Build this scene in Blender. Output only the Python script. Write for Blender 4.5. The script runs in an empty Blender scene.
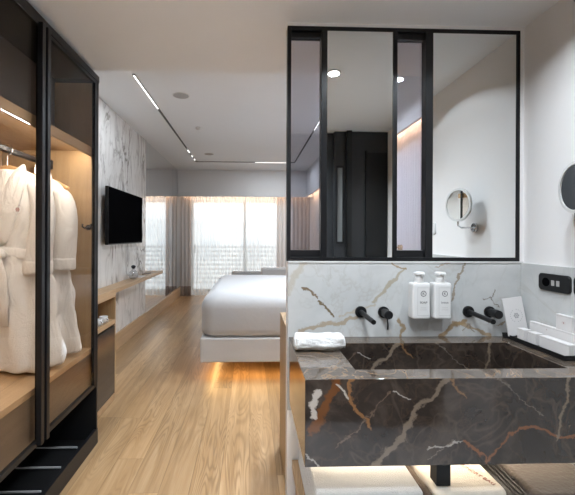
import bpy, bmesh, math, random
from mathutils import Vector, Matrix, noise
random.seed(7)
PI = math.pi
S = bpy.context.scene
COL = S.collection
# ------------------------------------------------------------ camera
F, CX, CY, H = 360.0, 261.0, 236.5, 1.40
yaw, roll = math.atan(11/360), 0.0041
fw = Vector((math.sin(yaw), math.cos(yaw), 0)); rt = Vector((math.cos(yaw), -math.sin(yaw), 0)); up = Vector((0, 0, 1))
r2 = rt*math.cos(roll) + up*math.sin(roll); u2 = up*math.cos(roll) - rt*math.sin(roll)
cd = bpy.data.cameras.new('camera'); cam = bpy.data.objects.new('camera', cd); COL.objects.link(cam)
M = Matrix((r2, u2, -fw)).transposed().to_4x4(); M.translation = (0, 0, H); cam.matrix_world = M
cd.sensor_width = 36; cd.sensor_fit = 'HORIZONTAL'; cd.lens = F/575*36
cd.shift_x = (287.5-CX)/575; cd.shift_y = -(247.5-CY)/575; cd.clip_start = .02; cd.clip_end = 200
S.camera = cam
# ------------------------------------------------------------ world, exposure
W = bpy.data.worlds.new('sky'); S.world = W; W.use_nodes = True
W.node_tree.nodes['Background'].inputs[0].default_value = (.93, .96, 1, 1)
W.node_tree.nodes['Background'].inputs[1].default_value = 2.7
S.view_settings.view_transform = 'Standard'; S.view_settings.look = 'None'
S.view_settings.gamma = 1; S.view_settings.use_curve_mapping = False; S.view_settings.exposure = 0.0
S.cycles.max_bounces = 10; S.cycles.transparent_max_bounces = 24; S.cycles.use_denoising = True
S.cycles.diffuse_bounces = 5; S.cycles.glossy_bounces = 6; S.cycles.sample_clamp_indirect = 6
S.cycles.caustics_reflective = False; S.cycles.caustics_refractive = False
# ------------------------------------------------------------ lights
def area(name, loc, size, power, col=(1, 1, 1), rot=(0, 0, 0), shape='RECTANGLE', spread=PI, portal=False):
    l = bpy.data.lights.new(name, 'AREA'); l.shape = shape; l.size = size[0]; l.size_y = size[-1]
    l.energy = power; l.color = col; l.spread = spread
    if portal: l.cycles.is_portal = True
    o = bpy.data.objects.new(name, l); o.location = loc; o.rotation_euler = rot; COL.objects.link(o); return o
WARM = (1, .78, .55); AMB = (1, .62, .25)
area('daylight_window', (-.2, 8.98, 1.15), (2.54, 2.26), 10, (1, 1, 1), (-PI/2, 0, 0), portal=True)
DOWN = [(.56, 1.31), (1.03, 1.29), (.1, .9), (-.5, 1.6), (.5, -.9), (-.5, -.6), (.22, .25)]  # first two show in the mirror; the others are unseen, added as fill
DP = [8.5, 8.5, 12, 8, 30, 24, 22]
BFILL = [(.64, 2.95), (.80, 3.7), (.97, 4.5)]  # unseen ceiling lamps, added to brighten the bedroom
for x, y in BFILL: area('bedroom_downlight_lamp', (x, y, 2.897), (.09, .09), 23, (.84, .92, 1), shape='DISK', spread=2.0)
for (x, y), p in zip(DOWN, DP): area('downlight_lamp', (x, y, 2.497), (.07, .07), p, (.84, .92, 1), shape='DISK', spread=2.4)
area('wardrobe_led_light', (-1.078, 1.15, 1.960), (.014, 2.5), 20, (1, .97, .90), (0, .6, 0))
area('pelmet_led_light', (-.1, 8.36, 2.42), (2.9, .03), 14, (1, .66, .42))
area('headboard_led_light', (1.36, 5.1, 2.40), (.03, 6.2), 24, (1, .66, .42))
area('bed_led_light', (.42, 3.62, .16), (1.75, .03), 4, AMB)
area('bed_led_light', (-.38, 4.4, .16), (.03, 1.5), 2.4, AMB)
area('vanity_led_light', (.82, 1.55, .552), (1.15, .02), 3.4, (1, .86, .68))
area('track_light', (-1.09, 3.83, 2.895), (.02, .88), 12, (.82, .91, 1))
area('track_light', (.9, 4.7, 2.895), (.02, .9), 12, (.82, .91, 1))
area('track_light', (.5, 7.3, 2.895), (.8, .02), 12, (.82, .91, 1))
# ------------------------------------------------------------ materials
def newmat(name):
    m = bpy.data.materials.new(name); m.use_nodes = True; nt = m.node_tree
    return m, nt, nt.nodes['Principled BSDF']
def N(nt, t, **k):
    n = nt.nodes.new(t)
    for a, v in k.items(): setattr(n, a, v)
    return n
def mth(nt, op, a, b=None, c=None, clamp=False):
    n = N(nt, 'ShaderNodeMath', operation=op, use_clamp=clamp)
    for i, v in enumerate((a, b, c)):
        if v is None: continue
        if isinstance(v, (int, float)): n.inputs[i].default_value = v
        else: nt.links.new(v, n.inputs[i])
    return n.outputs[0]
def vmth(nt, op, a, b=None):
    n = N(nt, 'ShaderNodeVectorMath', operation=op)
    for i, v in enumerate((a, b)):
        if v is None: continue
        if isinstance(v, (tuple, list)): n.inputs[i].default_value = v
        else: nt.links.new(v, n.inputs[i])
    return n
def mixc(nt, fac, a, b, mode='MIX'):
    n = N(nt, 'ShaderNodeMix', data_type='RGBA', blend_type=mode)
    for i, v in ((0, fac), (6, a), (7, b)):
        if isinstance(v, (int, float)): n.inputs[i].default_value = v
        elif isinstance(v, tuple): n.inputs[i].default_value = (*v, 1) if len(v) == 3 else v
        else: nt.links.new(v, n.inputs[i])
    return n.outputs[2]
def ramp(nt, fac, stops):
    n = N(nt, 'ShaderNodeValToRGB'); e = n.color_ramp.elements
    while len(e) < len(stops): e.new(.5)
    for i, (p, c) in enumerate(stops):
        e[i].position = p; e[i].color = (*c, 1) if isinstance(c, tuple) else (c, c, c, 1)
    nt.links.new(fac, n.inputs[0]); return n.outputs[0]
def noi(nt, vec, scale, detail=3, rough=.5, dist=0):
    n = N(nt, 'ShaderNodeTexNoise'); n.inputs['Scale'].default_value = scale; n.inputs['Detail'].default_value = detail
    n.inputs['Roughness'].default_value = rough; n.inputs['Distortion'].default_value = dist
    if vec: nt.links.new(vec, n.inputs['Vector'])
    return n
def pos(nt): return N(nt, 'ShaderNodeNewGeometry').outputs['Position']
def scl(nt, v, s): return vmth(nt, 'MULTIPLY', v, s).outputs[0]
def plain(name, c, r=.5, metal=0, bump=0, bs=60, spec=.5, sheen=0, emit=None, es=0, var=.04):
    m, nt, b = newmat(name)
    tc = N(nt, 'ShaderNodeTexCoord').outputs['Object']
    n = noi(nt, tc, bs*.2, 3)
    nt.links.new(mixc(nt, n.outputs[0], tuple(x*(1-var) for x in c), tuple(min(1, x*(1+var)) for x in c)), b.inputs['Base Color'])
    b.inputs['Roughness'].default_value = r; b.inputs['Metallic'].default_value = metal
    b.inputs['Specular IOR Level'].default_value = spec; b.inputs['Sheen Weight'].default_value = sheen
    if bump:
        bn = N(nt, 'ShaderNodeBump'); bn.inputs['Strength'].default_value = bump; bn.inputs['Distance'].default_value = .01
        n2 = noi(nt, tc, bs, 4); nt.links.new(n2.outputs[0], bn.inputs['Height']); nt.links.new(bn.outputs[0], b.inputs['Normal'])
    if emit: b.inputs['Emission Color'].default_value = (*emit, 1); b.inputs['Emission Strength'].default_value = es
    return m
def wood(name, c1, c2, c3, along, plank=None, rough=.42):
    """oak with grain running along axis 0/1/2; plank = (width, length) lays boards in x,y"""
    m, nt, b = newmat(name); p = pos(nt)
    s = [11, 11, 11]; s[along] = .6
    off = 0
    if plank:
        sx = N(nt, 'ShaderNodeSeparateXYZ'); nt.links.new(p, sx.inputs[0])
        col = mth(nt, 'FLOOR', mth(nt, 'DIVIDE', sx.outputs[0], plank[0]))
        wn = N(nt, 'ShaderNodeTexWhiteNoise', noise_dimensions='1D'); nt.links.new(col, wn.inputs['W'])
        yy = mth(nt, 'ADD', mth(nt, 'DIVIDE', sx.outputs[1], plank[1]), mth(nt, 'MULTIPLY', wn.outputs[0], 7.3))
        row = mth(nt, 'FLOOR', yy)
        cb = N(nt, 'ShaderNodeCombineXYZ'); nt.links.new(col, cb.inputs[0]); nt.links.new(row, cb.inputs[1])
        w2 = N(nt, 'ShaderNodeTexWhiteNoise', noise_dimensions='3D'); nt.links.new(cb.outputs[0], w2.inputs['Vector'])
        p2 = vmth(nt, 'ADD', p, vmth(nt, 'MULTIPLY', w2.outputs['Color'], (5, 9, 3)).outputs[0]).outputs[0]
        fx = mth(nt, 'PINGPONG', mth(nt, 'DIVIDE', sx.outputs[0], plank[0]), .5)
        fy = mth(nt, 'PINGPONG', yy, .5)
        fx = mth(nt, 'ABSOLUTE', mth(nt, 'SUBTRACT', mth(nt, 'FRACT', mth(nt, 'DIVIDE', sx.outputs[0], plank[0])), .5))
        fy = mth(nt, 'ABSOLUTE', mth(nt, 'SUBTRACT', mth(nt, 'FRACT', yy), .5))
        gap = mth(nt, 'MAXIMUM', mth(nt, 'GREATER_THAN', fx, .5-.0025/plank[0]), mth(nt, 'GREATER_THAN', fy, .5-.0022/plank[1]))
    else: p2 = p
    v = scl(nt, p2, tuple(s))
    g = noi(nt, v, 1.6, 5, .6, 1.0).outputs[0]
    # cathedral grain: rings distorted along the board
    sv = [5.5, 5.5, 5.5]; sv[along] = .75
    g0 = noi(nt, scl(nt, p2, tuple(sv)), 1.0, 2, .5, .4).outputs[0]
    rings = mth(nt, 'ABSOLUTE', mth(nt, 'SINE', mth(nt, 'MULTIPLY', g0, 80)))
    s3 = [150, 150, 150]; s3[along] = 5
    fine = noi(nt, scl(nt, p2, tuple(s3)), 1, 3, .6).outputs[0]
    c = ramp(nt, g, [(.3, c1), (.55, c2), (.75, c3)])
    c = mixc(nt, mth(nt, 'MULTIPLY', mth(nt, 'MULTIPLY', mth(nt, 'POWER', rings, 4), .6), ramp(nt, noi(nt, scl(nt, p2, (2.2, .8, 1)), 1.0, 1).outputs[0], [(.46, .12), (.62, 1)])), c, tuple(x*.62 for x in c1))
    c = mixc(nt, mth(nt, 'MULTIPLY', fine, .42), c, tuple(x*.75 for x in c1))
    if plank:
        hv = N(nt, 'ShaderNodeHueSaturation'); nt.links.new(c, hv.inputs['Color'])
        nt.links.new(mth(nt, 'ADD', .80, mth(nt, 'MULTIPLY', w2.outputs['Value'], .48)), hv.inputs['Value'])
        c = mixc(nt, mth(nt, 'MULTIPLY', gap, .35), hv.outputs[0], tuple(x*.35 for x in c1))
    nt.links.new(c, b.inputs['Base Color']); b.inputs['Roughness'].default_value = rough
    bn = N(nt, 'ShaderNodeBump'); bn.inputs['Strength'].default_value = .15; bn.inputs['Distance'].default_value = .003
    nt.links.new(fine, bn.inputs['Height']); nt.links.new(bn.outputs[0], b.inputs['Normal'])
    return m
def veins(nt, c, p2, segs, warp=.03, wscale=9):
    """lay polyline veins of given half width and colour over c; p2 is a vector with the plane in x,y"""
    wn = noi(nt, p2, wscale, 7, .65)
    d = vmth(nt, 'SUBTRACT', wn.outputs['Color'], (.5, .5, .5)).outputs[0]
    q = vmth(nt, 'ADD', p2, vmth(nt, 'MULTIPLY', d, (warp, warp, 0)).outputs[0]).outputs[0]
    q = vmth(nt, 'MULTIPLY', q, (1, 1, 0)).outputs[0]
    brk = noi(nt, p2, 30, 3, .6).outputs[0]
    for pts, w, colr, op in segs:
        best = None
        for a, e in zip(pts, pts[1:]):
            ba = (e[0]-a[0], e[1]-a[1], 0); L2 = ba[0]**2+ba[1]**2
            pa = vmth(nt, 'SUBTRACT', q, (a[0], a[1], 0)).outputs[0]
            h = mth(nt, 'DIVIDE', vmth(nt, 'DOT_PRODUCT', pa, ba).outputs['Value'], L2, clamp=True)
            cb = N(nt, 'ShaderNodeVectorMath', operation='SCALE'); cb.inputs[0].default_value = ba; nt.links.new(h, cb.inputs['Scale'])
            dd = vmth(nt, 'DISTANCE', pa, cb.outputs[0]).outputs['Value']
            best = dd if best is None else mth(nt, 'MINIMUM', best, dd)
        ww = mth(nt, 'MULTIPLY', mth(nt, 'ADD', brk, .0), w*2.2)
        m = mth(nt, 'SUBTRACT', 1.0, mth(nt, 'DIVIDE', best, ww), clamp=True)
        m = mth(nt, 'MULTIPLY', mth(nt, 'MULTIPLY', m, 2.2, clamp=True), op)
        c = mixc(nt, m, c, colr)
    return c
def swz(nt, p, a, b):
    s = N(nt, 'ShaderNodeSeparateXYZ'); nt.links.new(p, s.inputs[0]); cb = N(nt, 'ShaderNodeCombineXYZ')
    nt.links.new(s.outputs[a], cb.inputs[0]); nt.links.new(s.outputs[b], cb.inputs[1]); return cb.outputs[0]
def ridge(nt, v, scale, width, detail=4, dist=.4):
    n = noi(nt, v, scale, detail, .55, dist).outputs[0]
    d = mth(nt, 'ABSOLUTE', mth(nt, 'SUBTRACT', n, .5))
    return mth(nt, 'SUBTRACT', 1.0, mth(nt, 'DIVIDE', d, width), clamp=True)
def Pi(u, v, y, ax=(0, 2)):          # photograph point to metres on the plane of depth y (used for vein patterns)
    d = fw + r2*((u-CX)/F) - u2*((v-CY)/F); t = y/d.y; q = Vector((0, 0, H)) + d*t
    return (round(q[ax[0]], 3), round(q[ax[1]], 3))
def poly(y, *pts): return [Pi(u, v, y) for u, v in pts]
TAN = (.30, .235, .16); RUST = (.15, .06, .022); GREYV = (.30, .26, .23)
def dark_marble():
    m, nt, b = newmat('brown_marble'); p = pos(nt)
    n1 = noi(nt, p, 5, 6, .62, .6).outputs[0]
    c = ramp(nt, n1, [(.3, (.022, .016, .013)), (.52, (.038, .029, .024)), (.72, (.085, .066, .052))])
    c = mixc(nt, mth(nt, 'MULTIPLY', ridge(nt, p, 3.0, .02, 3, .9), .22), c, (.16, .12, .09))
    c = mixc(nt, mth(nt, 'MULTIPLY', ridge(nt, p, 7, .02, 6, .3), .15), c, (.16, .10, .06))
    Y = 1.305; f = lambda *q: poly(Y, *q)
    segs = [(f((312, 432), (326, 405), (337, 380), (345, 366)), .016, RUST, .95),
            (f((313, 418), (314, 403), (318, 393)), .013, (.5, .45, .4), .9),
            (f((352, 372), (350, 400), (361, 414), (371, 428)), .007, (.24, .12, .05), .9),
            (f((337, 384), (343, 393), (347, 399)), .005, (.5, .46, .4), .8),
            (f((393, 391), (400, 395), (412, 398)), .004, (.45, .42, .38), .8),
            (f((460, 366), (436, 394), (418, 408), (403, 436), (371, 468)), .011, (.20, .155, .115), .85),
            (f((425, 448), (445, 446), (465, 439)), .003, (.4, .36, .32), .8),
            (f((465, 439), (476, 450), (487, 462), (503, 443), (520, 428), (535, 426), (547, 430), (558, 438), (600, 436)), .006, (.20, .08, .035), .9),
            (f((569, 372), (567, 405), (561, 422), (556, 440)), .006, (.22, .17, .12), .7),
            (f((390, 392), (360, 426), (335, 450)), .003, (.16, .11, .08), .7),
            (f((305, 454), (313, 463), (322, 468)), .003, (.36, .33, .3), .8),
            (f((450, 376), (458, 388), (466, 399)), .004, (.24, .13, .06), .7),
            (f((495, 372), (520, 400), (545, 415)), .002, (.2, .17, .14), .6),
            (f((428, 458), (455, 440)), .002, (.25, .2, .16), .5)]
    c = veins(nt, c, swz(nt, p, 0, 2), segs, .075, 16)
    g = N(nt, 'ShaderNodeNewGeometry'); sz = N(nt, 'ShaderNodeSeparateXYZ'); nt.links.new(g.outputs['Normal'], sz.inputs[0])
    tp = mth(nt, 'GREATER_THAN', mth(nt, 'ABSOLUTE', sz.outputs[2]), .6)  # level faces: own cloudy veining, lightened to stand in for polished reflection
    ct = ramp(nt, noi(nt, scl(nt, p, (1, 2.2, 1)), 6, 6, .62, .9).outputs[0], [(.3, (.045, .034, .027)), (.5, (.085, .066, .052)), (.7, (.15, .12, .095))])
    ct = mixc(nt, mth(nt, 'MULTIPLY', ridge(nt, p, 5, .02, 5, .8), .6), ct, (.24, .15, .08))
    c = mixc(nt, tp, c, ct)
    nt.links.new(c, b.inputs['Base Color']); b.inputs['Roughness'].default_value = .07
    b.inputs['Specular IOR Level'].default_value = .8; b.inputs['IOR'].default_value = 1.5
    return m
def splash_marble():
    m, nt, b = newmat('grey_veined_marble'); p = pos(nt)
    c = ramp(nt, noi(nt, p, 2.6, 5, .6, .3).outputs[0], [(.3, (.41, .42, .42)), (.6, (.53, .54, .535)), (.8, (.63, .63, .62))])
    c = mixc(nt, mth(nt, 'MULTIPLY', ridge(nt, p, 1.6, .02, 5, 1.2), .2), c, (.30, .25, .19))
    c = mixc(nt, mth(nt, 'MULTIPLY', ridge(nt, scl(nt, p, (1, 1, .5)), 4, .02, 5, 1.2), .12), c, (.28, .24, .20))
    f = lambda *q: poly(1.86, *q)
    segs = [(f((287, 292), (292, 280), (304, 262)), .02, (.42, .37, .29), .6),
            (f((302, 288), (310, 291), (317, 297)), .008, (.17, .12, .07), .95),
            (f((320, 300), (325, 308), (333, 317)), .008, (.15, .11, .06), .95),
            (f((374, 302), (390, 284), (405, 268)), .010, (.34, .29, .20), .75),
            (f((392, 264), (398, 266), (406, 269)), .006, (.28, .2, .11), .85),
            (f((340, 317), (357, 311), (376, 305)), .006, (.42, .35, .25), .6),
            (f((300, 331), (315, 326), (345, 322), (362, 314)), .012, (.34, .26, .16), .75),
            (f((398, 320), (404, 326), (401, 336)), .010, (.30, .21, .11), .85),
            (f((440, 336), (452, 326), (466, 322)), .013, (.30, .20, .10), .9),
            (f((455, 322), (475, 330), (492, 336)), .009, (.34, .24, .13), .8),
            (f((450, 305), (455, 288), (459, 276), (466, 262)), .007, (.24, .19, .13), .85),
            (f((435, 266), (450, 264)), .005, (.3, .22, .14), .7),
            (f((481, 297), (490, 297), (494, 304), (500, 307)), .003, (.2, .17, .14), .9),
            (f((491, 297), (494, 290)), .003, (.2, .17, .14), .9),
            (f((462, 330), (470, 325), (474, 334)), .004, (.25, .2, .15), .8),
            (f((498, 327), (505, 322)), .004, (.3, .22, .14), .8)]
    c = veins(nt, c, swz(nt, p, 0, 2), segs, .07, 16)
    nt.links.new(c, b.inputs['Base Color']); b.inputs['Roughness'].default_value = .16
    return m
def streak_marble():
    m, nt, b = newmat('white_streaked_marble'); p = pos(nt)
    v = scl(nt, p, (1, 1, .38))
    c = ramp(nt, noi(nt, v, 1.6, 4, .6).outputs[0], [(.3, (.66, .65, .63)), (.7, (.80, .79, .77))])
    mask = ramp(nt, noi(nt, v, 1.7, 2).outputs[0], [(.44, 0), (.60, 1)])
    a = mth(nt, 'MULTIPLY', ridge(nt, scl(nt, p, (1, 1, .30)), 4.2, .045, 8, 1.0), mth(nt, 'ADD', mth(nt, 'MULTIPLY', mask, .85), .12))
    c = mixc(nt, a, c, (.17, .15, .135))
    a2 = mth(nt, 'MULTIPLY', ridge(nt, scl(nt, p, (1, 1, .35)), 7, .05, 7, 1.0), mth(nt, 'MULTIPLY', mask, .45))
    c = mixc(nt, a2, c, (.33, .30, .27))
    nt.links.new(c, b.inputs['Base Color']); b.inputs['Roughness'].default_value = .12
    return m
def thin_glass(name, tint, refl=.06, gcol=(1, 1, 1), rough=0, power=4):
    m, nt, b = newmat(name); nt.nodes.remove(b)
    out = nt.nodes['Material Output']
    tr = N(nt, 'ShaderNodeBsdfTransparent'); tr.inputs[0].default_value = (*tint, 1)
    gl = N(nt, 'ShaderNodeBsdfGlossy'); gl.inputs['Color'].default_value = (*gcol, 1); gl.inputs['Roughness'].default_value = rough
    lw = N(nt, 'ShaderNodeLayerWeight'); lw.inputs['Blend'].default_value = .5
    fac = mth(nt, 'ADD', refl, mth(nt, 'MULTIPLY', mth(nt, 'POWER', lw.outputs['Facing'], power), .7), clamp=True)
    mx = N(nt, 'ShaderNodeMixShader'); nt.links.new(fac, mx.inputs[0]); nt.links.new(tr.outputs[0], mx.inputs[1]); nt.links.new(gl.outputs[0], mx.inputs[2])
    nt.links.new(mx.outputs[0], out.inputs[0]); return m
def sheer_mat(name, col, transp, colr2=None):
    m, nt, b = newmat(name); nt.nodes.remove(b); out = nt.nodes['Material Output']
    df = N(nt, 'ShaderNodeBsdfDiffuse'); tl = N(nt, 'ShaderNodeBsdfTranslucent'); tr = N(nt, 'ShaderNodeBsdfTransparent')
    tc = N(nt, 'ShaderNodeTexCoord').outputs['Object']
    wv = noi(nt, scl(nt, tc, (220, 30, 12)), 1, 2).outputs[0]
    cc = mixc(nt, mth(nt, 'MULTIPLY', wv, .5), col, tuple(x*.86 for x in col))
    nt.links.new(cc, df.inputs[0]); nt.links.new(cc, tl.inputs[0])
    a = N(nt, 'ShaderNodeMixShader'); a.inputs[0].default_value = .5; nt.links.new(df.outputs[0], a.inputs[1]); nt.links.new(tl.outputs[0], a.inputs[2])
    c = N(nt, 'ShaderNodeMixShader'); c.inputs[0].default_value = transp; nt.links.new(a.outputs[0], c.inputs[1]); nt.links.new(tr.outputs[0], c.inputs[2])
    nt.links.new(c.outputs[0], out.inputs[0]); return m
def tile_mat():
    m, nt, b = newmat('grey_floor_tile'); p = pos(nt)
    br = N(nt, 'ShaderNodeTexBrick'); nt.links.new(p, br.inputs['Vector']); br.offset = 0; br.inputs['Scale'].default_value = 1
    br.inputs['Brick Width'].default_value = .6; br.inputs['Row Height'].default_value = .6; br.inputs['Mortar Size'].default_value = .003
    br.inputs['Color1'].default_value = (.52, .53, .54, 1); br.inputs['Color2'].default_value = (.48, .49, .50, 1); br.inputs['Mortar'].default_value = (.15, .15, .15, 1)
    nt.links.new(br.outputs[0], b.inputs['Base Color']); b.inputs['Roughness'].default_value = .3; return m
def text_mat(): return plain('dark_print', (.06, .06, .06), .6)

mWall = plain('white_paint', (.80, .79, .785), .6, bump=.02, bs=200, var=.01)
mCeil = plain('ceiling_paint', (.86, .885, .91), .7, var=.01)
mBedWall = plain('soft_white_paint', (.78, .785, .79), .6, var=.01)
mOakFloor = wood('oak_boards', (.27, .158, .070), (.385, .243, .122), (.48, .325, .180), 1, (.165, 2.3), .33)
mOak = wood('oak_veneer', (.42, .275, .15), (.52, .35, .20), (.60, .42, .26), 1)
mDrawer = wood('dark_oak_veneer', (.15, .105, .07), (.20, .145, .10), (.25, .185, .13), 1)
mOakV = wood('oak_veneer_upright', (.37, .24, .12), (.45, .30, .155), (.52, .36, .20), 2)
mBlack = plain('black_metal', (.007, .007, .008), .35, .0, spec=.3)
mBlackM = plain('matt_black', (.007, .007, .0075), .42, spec=.3)
mDoorDark = plain('dark_smoked_panel', (.022, .022, .025), .18, spec=.6)
mDark3 = plain('dark_grey_panel', (.03, .031, .034), .3, spec=.35)
mGreyDk = plain('mid_grey_panel', (.16, .165, .165), .3)
mDark2 = plain('brown_charcoal_panel', (.10, .086, .076), .4)
mChrome = plain('chrome', (.75, .75, .76), .12, 1)
mGreyBar = plain('brushed_steel', (.55, .55, .55), .35, .3)
mBrass = plain('brass', (.55, .36, .16), .25, 1)
mMirror = plain('mirror_silver', (.94, .96, .955), .0, 1, var=0)
mBluMirror = plain('wall_mirror_silver', (.80, .82, .84), .02, 1, var=0)
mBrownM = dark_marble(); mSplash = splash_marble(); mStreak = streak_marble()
mTile = tile_mat()
mGlass = thin_glass('clear_grey_glass', (.76, .76, .80), .10)
mSmoke = thin_glass('smoked_bronze_glass', (.90, .87, .84), .016, power=6)
mPane = thin_glass('window_glass', (.96, .98, .98), .04)
mTowel = plain('white_terry', (.74, .74, .73), .95, bump=.9, bs=260, sheen=.3)
mRobe = plain('cream_terry', (.80, .775, .74), .95, bump=.5, bs=220, sheen=.3)
def creases(m):
    nt = m.node_tree; b = nt.nodes['Principled BSDF']; old = b.inputs['Normal'].links[0].from_node
    tc = N(nt, 'ShaderNodeTexCoord').outputs['Object']; n = noi(nt, scl(nt, tc, (8, 8, 4)), 1, 3, .5, 1.0)
    bn = N(nt, 'ShaderNodeBump'); bn.inputs['Strength'].default_value = .55; bn.inputs['Distance'].default_value = .05
    nt.links.new(n.outputs[0], bn.inputs['Height']); nt.links.new(old.outputs[0], bn.inputs['Normal']); nt.links.new(bn.outputs[0], b.inputs['Normal'])
creases(mRobe)
mWhiteP = plain('white_plastic', (.64, .64, .63), .3)
mCard = plain('white_card', (.66, .64, .63), .6)
mLed = plain('led_white', (1, 1, 1), .5, emit=(1, .97, .93), es=3)
mLedW = plain('led_warm', (1, .8, .6), .5, emit=(1, .80, .55), es=2.2)
mLedA = plain('led_amber', (1, .7, .4), .5, emit=(1, .55, .18), es=6)
mLedP = plain('led_peach', (1, .8, .6), .5, emit=(1, .66, .42), es=3.5)
mLinen = plain('white_bed_linen', (.45, .45, .455), .85, bump=.15, bs=30, sheen=.2)
mBedBase = plain('pale_grey_upholstery', (.52, .51, .50), .85, bump=.3, bs=300)
mGreyFab = plain('grey_upholstery', (.40, .39, .38), .9, bump=.3, bs=300)
mSheer = sheer_mat('white_sheer', (.93, .925, .91), .30)
mDrape = sheer_mat('taupe_drape', (.66, .60, .57), .08)
mHem = sheer_mat('taupe_hem', (.30, .24, .21), .02)
mText = text_mat(); mRed = plain('red_brown_print', (.33, .10, .06), .6); mGreyP = plain('grey_print', (.35, .34, .34), .6)
mHanger = plain('honey_wood', (.55, .32, .13), .35)
mScreen = plain('tv_screen', (.003, .003, .0035), .3, spec=.0)
mFlute = plain('pale_fluted_panel', (.70, .69, .72), .5)
mOut = plain('white_render', (.85, .85, .84), .8)
mRail = plain('railing_grey', (.62, .62, .62), .6)
mOutG = plain('outdoor_window_glass', (.6, .63, .66), .2)
mFrost = plain('frosted_white', (.7, .7, .7), .3)
mLeather = plain('black_leather', (.02, .018, .017), .4, bump=.4, bs=120)
mBrownFab = plain('brown_grey_velvet', (.085, .066, .053), .9, bump=.5, bs=60, sheen=.4)
mStrap = plain('brown_woven_strap', (.10, .07, .05), .8, bump=.6, bs=200)
# ------------------------------------------------------------ mesh helpers
def link(name, bm, mat, parent=None, smooth=False, bevel=0, seg=2, sub=0, label=None):
    me = bpy.data.meshes.new(name)
    if parent is not None:
        off = parent_off(parent); bmesh.ops.translate(bm, verts=bm.verts, vec=-off)
    bmesh.ops.recalc_face_normals(bm, faces=bm.faces)
    bm.to_mesh(me); bm.free()
    for mt in (mat if isinstance(mat, (list, tuple)) else [mat]): me.materials.append(mt)
    o = bpy.data.objects.new(name, me); COL.objects.link(o)
    if parent is not None: o.parent = parent
    if smooth:
        for p in me.polygons: p.use_smooth = True
    if bevel:
        md = o.modifiers.new('bevel', 'BEVEL'); md.width = bevel; md.segments = seg; md.limit_method = 'ANGLE'
        if not smooth: md.harden_normals = False
    if sub:
        md = o.modifiers.new('sub', 'SUBSURF'); md.levels = md.render_levels = sub
    if label: o['label'] = label
    return o
def parent_off(p):
    v = Vector((0, 0, 0))
    while p is not None: v += p.location; p = p.parent
    return v
def thing(name, loc, label, cat, group=None):
    o = bpy.data.objects.new(name, None); o.empty_display_size = .05; COL.objects.link(o); o.location = loc
    o['label'] = label; o['category'] = cat
    if group: o['group'] = group
    return o
def tag(o, label, cat, group=None):
    o['label'] = label; o['category'] = cat
    if group: o['group'] = group
    return o
def struct(o): o['kind'] = 'structure'; return o
def B(): return bmesh.new()
def bx(bm, x0, x1, y0, y1, z0, z1, rot=None, piv=None):
    r = bmesh.ops.create_cube(bm, size=1)
    vs = r['verts']
    bmesh.ops.scale(bm, verts=vs, vec=(x1-x0, y1-y0, z1-z0))
    bmesh.ops.translate(bm, verts=vs, vec=((x0+x1)/2, (y0+y1)/2, (z0+z1)/2))
    if rot is not None: bmesh.ops.rotate(bm, verts=vs, cent=piv or ((x0+x1)/2, (y0+y1)/2, (z0+z1)/2), matrix=rot)
    return vs
def box(*a, **k): bm = B(); bx(bm, *a, **k); return bm
def cyl(bm, a, b, r1, r2_=None, n=20, caps=True):
    a, b = Vector(a), Vector(b); d = b-a; L = d.length
    q = d.to_track_quat('Z', 'Y').to_matrix().to_4x4(); q.translation = (a+b)/2
    bmesh.ops.create_cone(bm, cap_ends=caps, segments=n, radius1=r1, radius2=r1 if r2_ is None else r2_, depth=L, matrix=q)
    return bm
def tube(bm, pts, r, n=10):
    pts = [Vector(p) for p in pts]; rings = []
    for i, p in enumerate(pts):
        t = (pts[min(i+1, len(pts)-1)] - pts[max(i-1, 0)]).normalized()
        ref = Vector((0, 0, 1)) if abs(t.z) < .9 else Vector((1, 0, 0))
        u = t.cross(ref).normalized(); w = u.cross(t)
        rr = r[i] if isinstance(r, (list, tuple)) else r
        rings.append([bm.verts.new(p + (u*math.cos(2*PI*k/n) + w*math.sin(2*PI*k/n))*rr) for k in range(n)])
    for a, b in zip(rings, rings[1:]):
        for k in range(n): bm.faces.new((a[k], a[(k+1) % n], b[(k+1) % n], b[k]))
    bm.faces.new(rings[0][::-1]); bm.faces.new(rings[-1]); return bm
def rings_mesh(bm, rings, cap=True, closed=True):
    rv = [[bm.verts.new(p) for p in r] for r in rings]; n = len(rv[0])
    for a, b in zip(rv, rv[1:]):
        for k in range(n if closed else n-1): bm.faces.new((a[k], a[(k+1) % n], b[(k+1) % n], b[k]))
    if cap: bm.faces.new(rv[0][::-1]); bm.faces.new(rv[-1])
    return bm
def lathe(bm, prof, c, axis='Z', n=28):
    rings = []
    for r, h in prof:
        ring = []
        for k in range(n):
            a = 2*PI*k/n; q = (r*math.cos(a), r*math.sin(a), h)
            if axis == 'Y': q = (q[0], -q[2], q[1])          # h grows towards the viewer
            if axis == 'X': q = (-q[2], q[0], q[1])
            ring.append(Vector(c)+Vector(q))
        rings.append(ring)
    return rings_mesh(bm, rings)
def prism(bm, pts, z0, z1):
    a = [bm.verts.new((x, y, z0)) for x, y in pts]; b = [bm.verts.new((x, y, z1)) for x, y in pts]; n = len(pts)
    for k in range(n): bm.faces.new((a[k], a[(k+1) % n], b[(k+1) % n], b[k]))
    bm.faces.new(a[::-1]); bm.faces.new(b); return bm
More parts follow.
